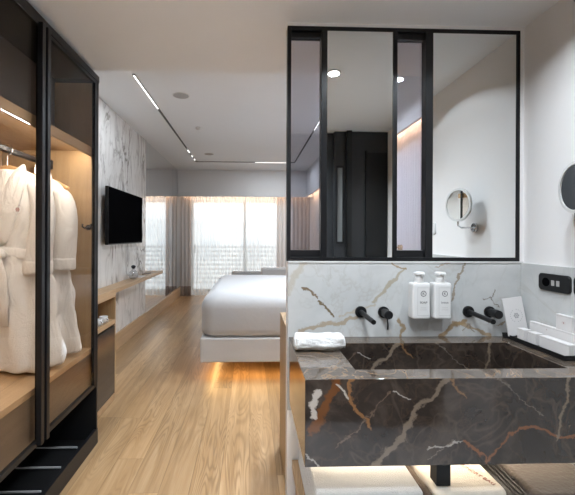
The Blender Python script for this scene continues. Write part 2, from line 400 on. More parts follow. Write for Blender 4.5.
def text_obj(txt, size, loc, rot, mat, parent, name='printed_text', align='CENTER'):
    cu = bpy.data.curves.new(name, 'FONT'); cu.body = txt; cu.size = size; cu.align_x = align; cu.extrude = .0003
    cu.resolution_u = 2
    o = bpy.data.objects.new(name+'_tmp', cu); COL.objects.link(o); bpy.context.view_layer.update()
    me = bpy.data.meshes.new_from_object(o.evaluated_get(bpy.context.evaluated_depsgraph_get()))
    bpy.data.objects.remove(o); me.materials.clear(); me.materials.append(mat)
    q = bpy.data.objects.new(name, me); COL.objects.link(q)
    if parent is not None: q.parent = parent; q.location = Vector(loc)-parent_off(parent)
    else: q.location = loc
    q.rotation_euler = rot; return q

# ============================================================ STRUCTURE
CN, CB = 2.51, 2.91                          # entry ceiling, bedroom ceiling
XW, XR, YB, Y0 = -1.66, 1.443, 8.28, -1.5
D = 1.86
struct(link('floor', box(XW-.2, XR+.15, Y0, 9.3, -.08, 0), mOakFloor))
struct(link('floor', box(.24, XR, Y0, D, -.001, .004), mTile))
struct(link('ceiling', box(XW-.2, XR+.15, Y0-.1, 2.45, CN, 3.0), mCeil))
struct(link('ceiling', box(XW-.2, XR+.15, 2.45, 9.0, CB, 3.0), mCeil))
bm = box(XR, XR+.15, Y0-.1, 9.0, -.05, CB+.05); struct(link('wall_right', bm, mWall))
struct(link('wall_rear', box(XW-.2, XR+.1, Y0-.15, Y0, -.05, CN+.05), mWall))
struct(link('wall_left', box(XW-.15, XW, Y0-.1, 9.0, -.05, CB+.05), mBedWall))
struct(link('trim_1', box(XW, XW+.012, 2.47, 5.74, .2, CB), mStreak))               # marble cladding of the television wall
struct(link('trim_2', box(XW, XW+.008, 5.742, 7.74, .2, CB), mBluMirror))
struct(link('trim_3', box(XW, XW+.008, 7.75, 8.9, .2, CB), mBluMirror))
struct(link('baseboard_left', box(XW, XW+.035, 3.13, 8.9, 0, .2), mOak, bevel=.002))
# curtain pelmet at the window and along the headboard wall
struct(link('trim_4', box(XW+.01, XR, 8.22, 8.27, 2.305, CB), mBedWall))
struct(link('trim_5', box(1.29, 1.32, D+.1, 8.22, 2.315, CB), mBedWall))
link_led = link('trim_6', box(XW+.02, XR-.02, 8.275, 8.29, 2.33, 2.345), mLedP); struct(link_led)
struct(link('trim_7', box(1.325, 1.34, D+.12, 8.2, 2.36, 2.375), mLedP))
# back wall with the glazed opening x -1.42 .. 1.1
bm = B(); bx(bm, XW-.1, XR+.1, 8.9, 9.02, 2.32, CB+.05); bx(bm, XW-.1, -1.45, 8.9, 9.02, -.05, 2.32); bx(bm, 1.12, XR+.1, 8.9, 9.02, -.05, 2.32)
struct(link('wall_back', bm, mBedWall))
w = thing('window_1', (-.16, 8.93, 0), 'x', 'window'); del w['label'], w['category']; struct(w)
bm = B()
for a, b_ in ((-1.45, -.10), (-.16, 1.12)):
    bx(bm, a, a+.06, 8.90, 8.94, .02, 2.3); bx(bm, b_-.06, b_, 8.90, 8.94, .02, 2.3); bx(bm, a+.06, b_-.06, 8.90, 8.94, 2.23, 2.3); bx(bm, a+.06, b_-.06, 8.90, 8.94, .02, .1)
link('window_frame', bm, mWhiteP, w)
link('window_pane', box(-1.39, -.16, 8.915, 8.922, .1, 2.23), mPane, w)
link('window_pane', box(-.10, 1.06, 8.915, 8.922, .1, 2.23), mPane, w)
link('door_handle', box(-1.36, -1.335, 8.86, 8.9, .98, 1.2), mGreyFab, w, bevel=.004)
# partition wall between vanity and bedroom
PX0 = .198
struct(link('wall_partition', box(PX0, XR, D+.012, D+.1, 0, 1.262), mWall))
struct(link('trim_8', box(PX0, XR, D, D+.012, 0.5, 1.266), mSplash))
struct(link('trim_9', box(1.433, XR, .55, D, 0, 1.266), mSplash))
struct(link('trim_10', box(PX0, XR, D-.004, D+.1, 1.266, 1.274), mWhiteP))
# dark enclosure behind the viewer (seen in the mirror)
bm = B(); bx(bm, .88, XR, -.10, -.02, 0, 2.50); bx(bm, .36, .88, -.16, -.08, 0, 2.50)
struct(link('wall_front', bm, mDark3))
struct(link('trim_14', box(1.0, 1.05, -.02, .03, 0, 2.50), mBlackM))
pf = thing('framed_mirror', (.935, -.02, 1.74), 'narrow black framed panel on the dark wall, seen in the second mirror pane', 'mirror')
bm = B()
for a in ((.895, .975, 2.12, 2.14), (.895, .975, 1.33, 1.35), (.895, .908, 1.35, 2.12), (.962, .975, 1.35, 2.12)): bx(bm, a[0], a[1], -.019, .0, a[2], a[3])
link('frame', bm, mBlackM, pf); link('panel', box(.908, .962, -.0195, -.008, 1.35, 2.12), mGreyDk, pf)
bm = B(); bx(bm, .30, XR, -.16, -.03, 2.502, CN); struct(link('trim_11', bm, mWall))
d = thing('door_1', (1.2, -.02, 0), 'x', 'door'); del d['label'], d['category']; struct(d)
link('door_leaf', box(1.22, 1.43, -.019, -.004, .02, 2.28), mBlackM, d)
link('door_frame', box(1.205, 1.22, -.019, .002, .02, 2.30), mBlackM, d)
link('door_handle', box(1.235, 1.245, -.004, .03, .95, 1.1), mBlack, d)

# ============================================================ MIRROR SCREEN ABOVE THE BASIN
t = thing('mirror_screen', (.8, D+.02, 1.274), 'black metal framed screen of two mirrors and two narrow clear panes above the marble splash', 'mirror')
struct(link('trim_12', box(1.4235, XR, D-.002, D+.1, 1.274, CN), mWall)); struct(link('trim_13', box(.192, 1.4235, D+.0, D+.1, 2.493, CN), mWall))
X0, X1, Z0, Z1 = .190, 1.4225, 1.274, 2.492
bm = B(); fr = .020
bx(bm, X0, X0+fr, D-.003, D+.045, Z0, Z1); bx(bm, X1-fr, X1, D-.003, D+.045, Z0, Z1)
bx(bm, X0+fr, X1-fr, D-.003, D+.045, Z0, Z0+fr); bx(bm, X0+fr, X1-fr, D-.003, D+.045, Z1-fr, Z1)
link('frame', bm, mBlack, t, bevel=.001)
for a, b_ in ((.367, .398), (.743, .766), (.917, .955)):
    link('mullion', box(a, b_, D-.005, D+.045, Z0+fr, Z1-fr), mBlack, t, bevel=.001)
for a, b_ in ((X0+fr, .367), (.766, .917)):
    link('pane_bar', box(a+.001, b_-.001, D+.012, D+.045, Z0+fr, Z0+fr+.036), mBlack, t); link('pane_bar', box(a+.001, b_-.001, D+.012, D+.045, Z1-fr-.032, Z1-fr), mBlack, t)
    link('clear_pane', box(a, b_, D+.026, D+.032, Z0+fr+.036, Z1-fr-.032), mGlass, t, label='narrow clear tinted glass pane')
for a, b_ in ((.398, .743), (.955, X1-fr)):
    link('mirror_pane', box(a, b_, D, D+.008, Z0+fr, Z1-fr), mMirror, t, label='silvered mirror pane')

# ============================================================ VANITY COUNTER
VX0, VX1, VY0, VZ0, VZ1 = .203, 1.432, 1.305, .56, .88
bx0, bx1, by0, by1, bz = .414, 1.268, 1.398, 1.745, .70
t = thing('vanity_counter', (.82, 1.6, VZ0), 'thick dark brown veined marble washbasin counter with a sunken trough', 'washbasin')
bm = B()
def quad(bm, *ps): bm.faces.new([bm.verts.new(p) for p in ps])
o8 = [(VX0, VY0), (VX1, VY0), (VX1, D-.001), (VX0, D-.001)]; i8 = [(bx0, by0), (bx1, by0), (bx1, by1), (bx0, by1)]
for k in range(4):
    a, b_ = o8[k], o8[(k+1) % 4]; c, d_ = i8[(k+1) % 4], i8[k]
    quad(bm, (*a, VZ1), (*b_, VZ1), (*c, VZ1), (*d_, VZ1))
    quad(bm, (*a, VZ0), (*b_, VZ0), (*b_, VZ1), (*a, VZ1))
    quad(bm, (*d_, VZ1), (*c, VZ1), (*c, bz), (*d_, bz))
quad(bm, *[(*q, bz) for q in i8]); quad(bm, *[(*q, VZ0) for q in o8])
bmesh.ops.remove_doubles(bm, verts=bm.verts, dist=1e-5)
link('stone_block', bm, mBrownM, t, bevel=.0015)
bm = B(); cyl(bm, (.84, 1.57, bz), (.84, 1.57, bz+.004), .032); link('drain_cover', bm, mBlack, t)
bm = B(); bx(bm, .73, .785, 1.38, 1.43, .4315, VZ0-.001); link('drain_trap', bm, mBlackM, t)
# lower shelf
link_s = link('lower_shelf', box(.222, 1.43, 1.32, D-.002, .205, .245), mOak); tag(link_s, 'oak shelf under the marble washbasin counter, carrying folded linen', 'shelf')
bm = B()
bx(bm, .24, 1.41, 1.70, D-.01, .004, .205)
tag(link('shelf_plinth', bm, mOakV), 'recessed oak plinth under the low shelf below the washbasin', 'plinth')

# ============================================================ TAPS
def tap(x, hx, label):
    t = thing('wall_tap', (x, D, 1.01), label, 'tap')
    bm = lathe(B(), [(.030, 0), (.030, .008), (.028, .010)], (x, D, 1.01), 'Y'); link('rosette', bm, mBlackM, t, smooth=False, bevel=.001)
    bm = B(); tube(bm, [(x, D-.008, 1.01), (x, D-.06, 1.008), (x, 1.66, 1.002)], [.0125, .0125, .0120], 18)
    link('spout', bm, mBlackM, t, bevel=.001)
    bm = lathe(B(), [(.030, 0), (.030, .008), (.020, .010), (.020, .03)], (hx, D, 1.008), 'Y'); link('rosette', bm, mBlackM, t, bevel=.001)
    bm = lathe(B(), [(.022, .03), (.022, .075), (.020, .077)], (hx, D, 1.008), 'Y'); link('handle', bm, mBlackM, t, bevel=.001)
    return t
t1 = tap(.578, .698, 'matt black wall spout and round handle above the left half of the trough')
bm = B(); tube(bm, [(.700, D-.05, .992), (.702, D-.052, .955), (.700, D-.054, .93)], .004, 8); link('lever', bm, mBlackM, t1)
t2 = tap(1.148, 1.262, 'matt black wall spout and round handle near the tray at the right')

# ============================================================ DISPENSERS
def rrect(cx, cy, w, h, r, n=5):
    pts = []
    for sx, sy, a0 in ((1, 1, 0), (-1, 1, 90), (-1, -1, 180), (1, -1, 270)):
        for k in range(n+1):
            a = math.radians(a0+90*k/n); pts.append((cx+sx*(w/2-r)+r*math.cos(a), cy+sy*(h/2-r)+r*math.sin(a)))
    return pts
def dispenser(x, label, words):
    y = 1.80; z = .993
    t = thing('soap_dispenser', (x, y, z), label, 'soap dispenser', 'wall soap dispensers')
    rg = []
    for zz, s in ((z, .94), (z+.006, 1), (z+.165, 1), (z+.174, .96), (z+.178, .86)):
        rg.append([(px, py, zz) for px, py in rrect(x, y, .092*s, .062*s, .012*s)])
    link('bottle', rings_mesh(B(), rg), mWhiteP, t, smooth=False, bevel=.001)
    bm = lathe(B(), [(.022, z+.178), (.022, z+.20), (.019, z+.203), (.019, z+.214), (.026, z+.216), (.027, z+.226), (.022, z+.231)], (x, y, 0)); link('pump', bm, mWhiteP, t, bevel=.001)
    bm = B(); bx(bm, x-.008, x+.008, y-.045, y-.01, z+.218, z+.228); link('nozzle', bm, mWhiteP, t, bevel=.003)
    bm = B(); bx(bm, x-.03, x+.03, y+.030, D, z+.02, z+.15); link('wall_bracket', bm, mFrost, t, bevel=.002)
    yf = y-.0315; c = (x+.008, z+.125)
    bm = B()
    for k in range(28):
        a, b_ = 2*PI*k/28, 2*PI*(k+1)/28
        quad(bm, *[(c[0]+r*math.cos(q), yf, c[1]+r*math.sin(q)) for r, q in ((.0115, a), (.0145, a), (.0145, b_), (.0115, b_))])
    link('round_emblem', bm, mText, t)
    bm = B()                                                  # thin label outline
    lx0, lx1, lz0, lz1 = x-.022, x+.038, z+.016, z+.155
    for a in ((lx0, lx1, lz1-.001, lz1), (lx0, lx1, lz0, lz0+.001), (lx0, lx0+.001, lz0, lz1), (lx1-.001, lx1, lz0, lz1)):
        quad(bm, (a[0], yf, a[2]), (a[1], yf, a[2]), (a[1], yf, a[3]), (a[0], yf, a[3]))
    link('label_outline', bm, mGreyP, t)
    text_obj('K', .019, (c[0], yf-.0003, c[1]-.006), (PI/2, 0, 0), mText, t, 'emblem_letter')
    text_obj(words, .0155, (x+.008, yf-.0003, z+.076), (PI/2, 0, 0), mText, t)
    text_obj('--------', .012, (x+.008, yf-.0003, z+.052), (PI/2, 0, 0), mGreyP, t, 'small_print')
    text_obj('---------', .012, (x+.008, yf-.0003, z+.042), (PI/2, 0, 0), mGreyP, t, 'small_print')
    return t
dispenser(.858, 'left of the two white pump bottles, short bold word on its label', 'SOAP')
dispenser(.966, 'right of the two white pump bottles, longer thin word on its label', 'lotion')

# ============================================================ ROLLED HAND TOWEL
def roll_towel():
    t = thing('rolled_towel', (.32, 1.645, .882), 'white rolled hand towel lying on the left end of the marble counter', 'towel')
    rg = []; L = .225
    for i in range(27):
        s = i/26; x = .205+L*s; r = []
        e = 1-max(0, abs(s-.5)*2-.93)*2.4
        for k in range(36):
            a = 2*PI*k/36
            q = noise.noise(Vector((x*16, math.cos(a)*1.6, math.sin(a)*1.6)))*.007 + noise.noise(Vector((x*45, math.cos(a)*4, math.sin(a)*4)))*.005
            flap = .006 if (1.2 < a < 2.6) else 0
            rr = (.034+flap+q)*e
            r.append((x+math.cos(a*2)*.003, 1.645+rr*1.25*math.cos(a), max(.8815, .915+rr*math.sin(a)+.004*s)))
        rg.append(r)
    link('towel_roll', rings_mesh(B(), rg), mTowel, t, smooth=True, sub=1)
    for side in (.206, .430):
        bm = B(); pts = []
        for k in range(40):
            a = k*.42; rr = .005+k*.0006; pts.append((side, 1.645+rr*1.2*math.cos(a), .917+rr*math.sin(a)))
        tube(bm, pts, .0035, 6); link('spiral_fold', bm, mTowel, t, smooth=True)
roll_towel()

# ============================================================ TRAY WITH STATIONERY
t = thing('tray', (1.38, 1.68, .88), 'narrow black tray against the right wall holding white cards and boxes', 'tray')
bm = B(); bx(bm, 1.325, 1.431, 1.475, 1.85, .8805, .892); link('tray_base', bm, mBlackM, t, bevel=.002)
bm = B()
for a in ((1.325, 1.329, 1.475, 1.85), (1.427, 1.431, 1.475, 1.85), (1.329, 1.427, 1.475, 1.479), (1.329, 1.427, 1.846, 1.85)): bx(bm, *a, .892, .902)
link('tray_rim', bm, mBlackM, t)
def crest(cx, cz, y, r, parent, mat, tilt=0, xf=None):
    """ring of dots round a small flower mark, drawn on a plane facing the viewer (or -x when xf is given)"""
    bm = B()
    def dot(px, pz, s):
        q = []
        for k in range(6):
            a = 2*PI*k/6; u, v = px+s*math.cos(a), pz+s*math.sin(a)
            q.append((cx+u, y, cz+v) if xf is None else (xf, cx+u, cz+v))
        quad(bm, *q)
    for k in range(18):
        if k in (5, 13): continue
        a = 2*PI*k/18; dot(r*math.cos(a), r*math.sin(a), r*.075)
    for k in range(6):
        a = 2*PI*k/6; dot(r*.32*math.cos(a), r*.32*math.sin(a), r*.17)
    dot(0, 0, r*.13)
    return bm
bk = thing('welcome_card', (1.375, 1.80, .892), 'tall white card with a round crest, leaning in the back corner of the tray', 'card')
R = Matrix.Rotation(-.10, 4, 'X') @ Matrix.Rotation(-.13, 4, 'Y')
for nm, bm, mt in (('card_board', box(-.052, .052, -.004, .004, 0, .19), mCard), ('round_crest', crest(.006, .098, -.0045, .031, None, mGreyP), mGreyP)):
    bmesh.ops.transform(bm, matrix=Matrix.Translation((1.374, 1.80, .902)) @ R, verts=bm.verts); link(nm, bm, mt, bk)
def sbox(name, a, label, cat='box', mark=None, g='white boxes in the tray'):
    o = thing(name, ((a[0]+a[1])/2, (a[2]+a[3])/2, a[4]), label, cat, g)
    link('carton', box(*a), mCard, o, bevel=.0012)
    zs = a[5]-.006
    link('lid_seam', box(a[0]-.0004, a[0]+.001, a[2]+.001, a[3]-.001, zs-.0006, zs+.0004), mGreyP, o)
    if mark:
        link('red_mark', crest(mark[0], mark[1], 0, mark[2], None, mRed, xf=a[0]-.0006), mRed, o)
sbox('toiletry_box', (1.352, 1.390, 1.484, 1.640, .8925, .945), 'longest white toiletry box along the front edge of the black tray')
sbox('toiletry_box', (1.345, 1.382, 1.655, 1.700, .8925, .947), 'short white toiletry box between the long box and the back one')
sbox('toiletry_box', (1.336, 1.372, 1.712, 1.758, .8925, .950), 'small white toiletry box at the foot of the crested card')
sbox('slim_box', (1.404, 1.426, 1.486, 1.765, .8925, .983), 'slim long white box with a tiny red mark standing along the wall side', mark=(1.66, .965, .005))
sbox('soap_box', (1.406, 1.426, 1.530, 1.612, .9835, 1.052), 'small square white box with red mark on top of the slim long box', mark=(1.571, 1.018, .008))

# ============================================================ SOCKETS, SWITCH
def plate(yc, label):
    x = 1.433; z = 1.187
    t = thing('wall_socket', (x, yc, z), label, 'socket', 'black sockets above the tray')
    rg = []
    for dx, s in ((0, 1), (-.006, 1), (-.009, .96)):
        rg.append([(x+dx, py, pz) for py, pz in rrect(yc, z, .178*s, .082*s, .018*s)])
    link('plate', rings_mesh(B(), rg), mDark2 if 0 else mBlackM, t)
    bm = lathe(B(), [(.021, 0), (.021, .0012), (.017, .0015)], (x-.009, yc+.042, z), 'X'); link('socket_hole', bm, mScreen, t)
    for dy in (.002, -.026):
        link('usb_port', box(x-.0105, x-.009, yc+dy-.008, yc+dy+.008, z-.013, z+.012), mGreyFab, t, label='grey charging port')
plate(1.648, 'black double socket plate on the marble just above the boxes')
plate(1.456, 'black socket plate cut by the right edge of the photo')
t = thing('light_switch', (1.443, .945, 1.47), 'white rounded switch plate seen at lower left of the large mirror', 'switch')
link('plate', rings_mesh(B(), [[(1.443+dx, a, b) for a, b in rrect(.945, 1.47, .05*s, .095*s, .02*s)] for dx, s in ((0, 1), (-.008, 1), (-.011, .9))]), mFrost, t)
link('rocker', box(1.4305, 1.433, .93, .96, 1.475, 1.5), mFrost, t, bevel=.001)

# ============================================================ ROUND MAGNIFYING MIRROR
t = thing('shaving_mirror', (1.443, 1.46, 1.462), 'round chrome magnifying mirror on a wall arm, right wall', 'mirror')
cx, cy_, cz = 1.340, 1.440, 1.609; r = .107
nrm = Vector((-.978, .21, 0)).normalized()
Q = Matrix.Translation((cx, cy_, cz)) @ nrm.to_track_quat('Z', 'Y').to_matrix().to_4x4()
def lat2(prof, n=40):
    bm = lathe(B(), prof, (0, 0, 0), 'Z', n); bmesh.ops.transform(bm, matrix=Q, verts=bm.verts); return bm
bm = B(); n = 44; 
rg = []
for rr, h in ((r-.013, -.008), (r, -.007), (r, .007), (r-.013, .008), (r-.013, -.008)):
    rg.append([Q @ Vector((rr*math.cos(2*PI*k/n), rr*math.sin(2*PI*k/n), h)) for k in range(n)])
link('rim', rings_mesh(bm, rg, cap=False), mWhiteP, t, label='frosted pale rim')
link('mirror_disc', lat2([(r-.011, -.005), (r-.011, .005)]), mMirror, t, smooth=False)
bm = B(); tube(bm, [(cx, cy_, cz-.105), (cx+.002, cy_, cz-.135), (cx+.02, 1.445, 1.462), (1.40, 1.455, 1.462), (1.435, 1.46, 1.462)], .006); link('arm', bm, mChrome, t)
bm = B(); cyl(bm, (1.443, 1.46, 1.462), (1.428, 1.46, 1.462), .03); link('wall_plate', bm, mChrome, t, bevel=.002)

# ============================================================ DOWNLIGHTS AND ADDED FILL LAMPS
for i, (x, y) in enumerate(DOWN):
    lab = ['round recessed downlight reflected at left in the mirror', 'round recessed downlight nearer the right wall, above the trough',
           'recessed downlight above the passage beside the basin', 'recessed downlight in front of the wardrobe doors',
           'recessed downlight behind the viewer on the basin side', 'recessed downlight behind the viewer on the wardrobe side', 'recessed downlight right above the viewer, beside the basin'][i]
    t = thing('downlight', (x, y, CN), lab, 'ceiling light', 'recessed downlights')
    link('trim_ring', lathe(B(), [(.045, CN), (.045, CN-.004), (.036, CN-.006)], (x, y, 0)), mWhiteP, t)
    link('lens', lathe(B(), [(.035, CN-.006), (.035, CN-.008)], (x, y, 0)), mLed, t)

for i, (x, y) in enumerate(BFILL):  # fittings for the added bedroom fill, kept out of view
    t = thing('downlight', (x, y, CB), ['bedroom ceiling downlight nearest the partition, above the oak cabinet', 'bedroom ceiling downlight above the near side of the bed', 'bedroom ceiling downlight above the middle of the bed'][i], 'ceiling light', 'bedroom downlights')
    link('trim_ring', lathe(B(), [(.06, CB), (.06, CB-.004), (.048, CB-.006)], (x, y, 0)), mWhiteP, t)
    link('lens', lathe(B(), [(.047, CB-.006), (.047, CB-.008)], (x, y, 0)), mLed, t)
# ============================================================ WARDROBE
WX, WT = -1.025, 2.475; WY0, WY1 = -.25, 2.455
t = thing('wardrobe', (-1.34, 1.1, 0), 'tall wardrobe with smoked glass sliding doors, oak lined and lit, holding bathrobes', 'wardrobe')
ward = t
link('end_panel', box(XW, WX-.004, WY1, WY1+.018, 0, WT), mBlackM, t, label='black outer end panel')
link('lining', box(XW+.012, WX-.03, WY1-.014, WY1, .6, 2.42), mOakV, t, label='oak end lining')
link('back_panel', box(XW, XW+.012, WY0, WY1, .36, WT), mOakV, t, label='oak back panel')
link('bottom_shelf', box(XW+.012, WX-.03, WY0, WY1-.014, .62, .652), mOak, t, label='oak bottom shelf')
link('drawer_front', box(WX-.06, WX-.04, WY0, WY1, .37, .62), mDrawer, t, label='dark oak drawer front under the bottom shelf')
link('top_shelf', box(XW+.012, WX-.045, WY0, WY1-.014, 1.968, 1.99), mOak, t, label='oak top shelf')
link('shelf_lip', box(WX-.045, WX-.033, WY0, WY1-.014, 1.930, 1.99), mOak, t)
link('led_strip', box(WX-.058, WX-.048, WY0+.05, WY1-.02, 1.962, 1.967), mLedW, t, label='warm glowing strip')
link('upper_panel', box(WX-.30, WX-.28, WY0, WY1, 1.99, WT-.03), mDark2, t, label='dark panel of the upper section')
link('top_panel', box(XW, WX-.002, WY0, WY1, WT-.02, WT), mBlackM, t)
link('inner_floor', box(XW, WX-.045, WY0, WY1, .345, .368), mBlackM, t)
link('rear_panel', box(XW+.001, XW+.012, WY0, WY1, .02, .345), mBlackM, t)
bm = B(); bx(bm, XW+.012, WX-.02, WY0, WY1-.002, .0, .03); link('shoe_tray', bm, mBlackM, t, label='black shoe tray')
bm = B(); bx(bm, WX-.02, WX, WY0, WY1+.018, .0, .10); link('tray_lip', bm, mBlack, t, bevel=.001)
for k in range(7):
    y = 2.34-.2*k
    bm = B(); bx(bm, -1.36, -1.10, y-.003, y+.003, .04, .050); link('shoe_bar', bm, mGreyBar, t, bevel=.001, label='chrome shoe bar')
bm = B()
bx(bm, WX-.03, WX, WY0, WY1+.018, WT-.04, WT); link('top_rail', bm, mBlackM, t)
def slider(y0, y1, xo):
    d = link('sliding_door', box(xo-.012, xo-.006, y0+.02, y1-.02, .41, WT-.06), mSmoke, t, label='smoked glass sliding door')
    bm = B()
    bx(bm, xo-.02, xo, y0, y0+.02, .385, WT-.04); bx(bm, xo-.02, xo, y1-.032, y1, .385, WT-.04) if y1 > 2.3 else bx(bm, xo-.02, xo, y1-.02, y1, .385, WT-.04)
    bx(bm, xo-.02, xo, y0+.02, y1-.02, .385, .41); bx(bm, xo-.02, xo, y0+.02, y1-.02, WT-.06, WT-.04)
    f_ = link('door_frame', bm, mBlackM, d); return d
d1 = slider(.9, 1.80, WX+.004); d2 = slider(1.80, 2.455, WX-.006); d3 = slider(-.2, .898, WX-.006)
for y in (1.775, 1.822):
    bm = B(); bx(bm, WX+.002, WX+.026, y-.014, y+.014, .39, WT-.045); link('pull_handle', bm, mBlack, d1 if y < 1.8 else d2, bevel=.003)
bm = B(); bx(bm, -1.348, -1.318, WY0+.01, WY1-.014, 1.855, 1.885); link('hanging_rail', bm, mBlack, t, bevel=.006)
bm = B(); bx(bm, -1.352, -1.314, WY1-.03, WY1-.014, 1.84, 1.90); link('rail_bracket', bm, mBlack, t)
h = thing('coat_hook', (-1.078, WY1-.014, 1.455), 'small black double hook on the oak end lining inside the wardrobe', 'hook')
for dx in (-.022, .022):
    bm = B(); tube(bm, [(-1.078, WY1-.016, 1.46), (-1.078+dx, WY1-.03, 1.452), (-1.078+dx*1.3, WY1-.045, 1.462), (-1.078+dx*1.2, WY1-.045, 1.478)], .006, 8); link('prong', bm, mBlack, h)
bm = B(); cyl(bm, (-1.078, WY1-.014, 1.455), (-1.078, WY1-.022, 1.455), .018); link('rose', bm, mBlack, h)

# ------------------------------------------------------------ hangers and robes
def make_hanger():
    t = thing('coat_hanger', (-1.333, 2.02, 1.66), 'honey wood hanger carrying the nearer bathrobe', 'hanger', 'hangers on the wardrobe rail')
    rg = []; y = 2.02
    for i in range(25):
        s = -1+i/12; x = -1.333+.205*s; z = 1.765-.075*abs(s)**1.4; hh = .024-.010*abs(s); ww = .010-.003*abs(s)
        rg.append([(x, y+ww*math.cos(a), z+hh*math.sin(a)) for a in [2*PI*k/10 for k in range(10)]])
    link('shoulder_bar', rings_mesh(B(), rg), mHanger, t, smooth=True)
    bm = B(); tube(bm, [(-1.333-.17, y, 1.70), (-1.333+.17, y, 1.70)], .006, 8); link('trouser_bar', bm, mHanger, t)
    pts = [(-1.333, y, 1.785), (-1.333, y, 1.838)]
    for k in range(11):
        a = -PI/2+PI*1.28*k/10; pts.append((-1.333+.028*math.cos(a), y, 1.872+.030*math.sin(a)))
    bm = B(); tube(bm, pts, .0035, 8); link('hook', bm, mChrome, t)
    return t
def robe_body(y0, seed, wb):
    rg = []; xc = -1.333; n = 56
    prof = [(0, .255, .10), (.05, .27, .105), (.18, .262, .10), (.35, .245, .092), (.50, .215, .085), (.60, .180, .075), (.65, .172, .07), (.70, .18, .075), (.80, .20, .085), (.90, .208, .085), (.98, .205, .07), (1.04, .185, .05), (1.08, .13, .042), (1.10, .07, .035)]
    N_ = 44
    for i in range(N_+1):
        s = i/N_*1.10
        for (a, w0, d0), (b_, w1, d1) in zip(prof, prof[1:]):
            if a <= s <= b_+1e-6: f = (s-a)/(b_-a); w_ = w0+(w1-w0)*f; dd = d0+(d1-d0)*f; break
        ring = []
        fold = .026*max(0, 1-s/.62)+.006
        for k in range(n):
            a = 2*PI*k/n
            q = fold*math.sin(a*9+seed+s*1.5)+fold*.7*math.sin(a*5-seed*2+s*3)+noise.noise(Vector((math.cos(a)*2.2, math.sin(a)*2.2+seed, s*5)))*.022+noise.noise(Vector((math.cos(a)*4, math.sin(a)*4+seed, s*14)))*.016
            ca, sa = math.cos(a), math.sin(a)
            ring.append((xc+(w_*wb+q)*math.copysign(abs(ca)**.8, ca), y0+(dd+q*.9)*math.copysign(abs(sa)**.8, sa), .664+s+ (.006*math.sin(a*4+seed) if i == 0 else 0)))
        rg.append(ring)
    return rings_mesh(B(), rg)
def strip(path, w, thick, nrm=(0, -1, 0)):
    """soft band following a path, width across"""
    bm = B(); rings = []; nv = Vector(nrm)
    P_ = [Vector(p) for p in path]
    for i, p in enumerate(P_):
        tt = (P_[min(i+1, len(P_)-1)]-P_[max(i-1, 0)]).normalized(); sd = tt.cross(nv).normalized()
        ww = w[i] if isinstance(w, (list, tuple)) else w
        rings.append([p+sd*ww*math.cos(a)+nv*thick*math.sin(a) for a in [2*PI*k/12 for k in range(12)]])
    return rings_mesh(bm, rings)
def make_robe(y0, seed, label, wb=1.0, sleeve=.06):
    t = thing('bathrobe', (-1.333, y0, .66), label, 'bathrobe', 'bathrobes in the wardrobe')
    xc = -1.333
    link('robe_body', robe_body(y0, seed, wb), mRobe, t, smooth=True, sub=1)
    for sd in (-1, 1):
        path = [(xc+sd*.14, y0, 1.70), (xc+sd*.195, y0-.015, 1.62), (xc+sd*.215, y0-.03, 1.50), (xc+sd*.212, y0-.045, 1.38), (xc+sd*.20, y0-.05, 1.27), (xc+sd*.195, y0-.05, 1.20)]
        rg = []
        for i, p in enumerate(path):
            a_, b_ = ((.052, .055), (.060, .06), (.060, .06), (.062, .06), (.068, .058), (.070, .056))[i]
            rg.append([(p[0]+a_*math.cos(q)*(1+.08*math.sin(3*q+i+seed)), p[1]+b_*math.sin(q), p[2]) for q in [2*PI*k/20 for k in range(20)]])
        sl = link('sleeve', rings_mesh(B(), rg), mRobe, t, smooth=True, sub=1)
        rg = [[(path[-1][0]+.076*math.cos(q), path[-1][1]+.062*math.sin(q), z) for q in [2*PI*k/20 for k in range(20)]] for z in (1.19, 1.20, 1.26, 1.27)]
        link('cuff', rings_mesh(B(), rg), mRobe, sl, smooth=True, sub=1)
    for sd in (-1, 1):                                   # shawl collar
        path = [(xc+sd*.055, y0+.02, 1.782), (xc+sd*.085, y0-.030, 1.762), (xc+sd*.085, y0-.076, 1.66), (xc+sd*.062, y0-.090+sd*.004, 1.55), (xc+sd*.035, y0-.090+sd*.005, 1.44), (xc+sd*.012, y0-.084+sd*.005, 1.34)]
        link('collar', strip(path, [.03, .042, .054, .056, .050, .04], .015), mRobe, t, smooth=True, sub=1)
    rg = []
    for dz in (-.028, -.02, .02, .028):                   # belt
        rr = .012 if abs(dz) < .025 else .004
        rg.append([(xc+(.178*wb+rr)*math.copysign(abs(math.cos(a))**.8, math.cos(a)), y0+(.082+rr)*math.copysign(abs(math.sin(a))**.8, math.sin(a)), 1.305+dz+.006*math.sin(3*a)) for a in [2*PI*k/36 for k in range(36)]])
    bl = link('belt', rings_mesh(B(), rg, cap=False), mRobe, t, smooth=True, sub=1)
    kn = B(); bmesh.ops.create_uvsphere(kn, u_segments=14, v_segments=10, radius=.036, matrix=Matrix.Translation((xc+.02, y0-.105, 1.30)) @ Matrix.Diagonal((1.2, .6, .9, 1)))
    link('belt_knot', kn, mRobe, bl, smooth=True)
    for dx in (-.03, .035):
        link('belt_end', strip([(xc+.02, y0-.115, 1.29), (xc+.02+dx, y0-.125, 1.2), (xc+.02+dx*1.4, y0-.122, 1.05), (xc+.02+dx*1.2, y0-.12, .93)], .022, .006), mRobe, bl, smooth=True)
    link('crest', crest(xc+.125, 1.535, y0-.112, .024, None, mRed), mRed, t)
    return t
hg = make_hanger()
make_robe(2.02, .4, 'cream terry bathrobe with belt at the left, hung behind the nearer glass door')
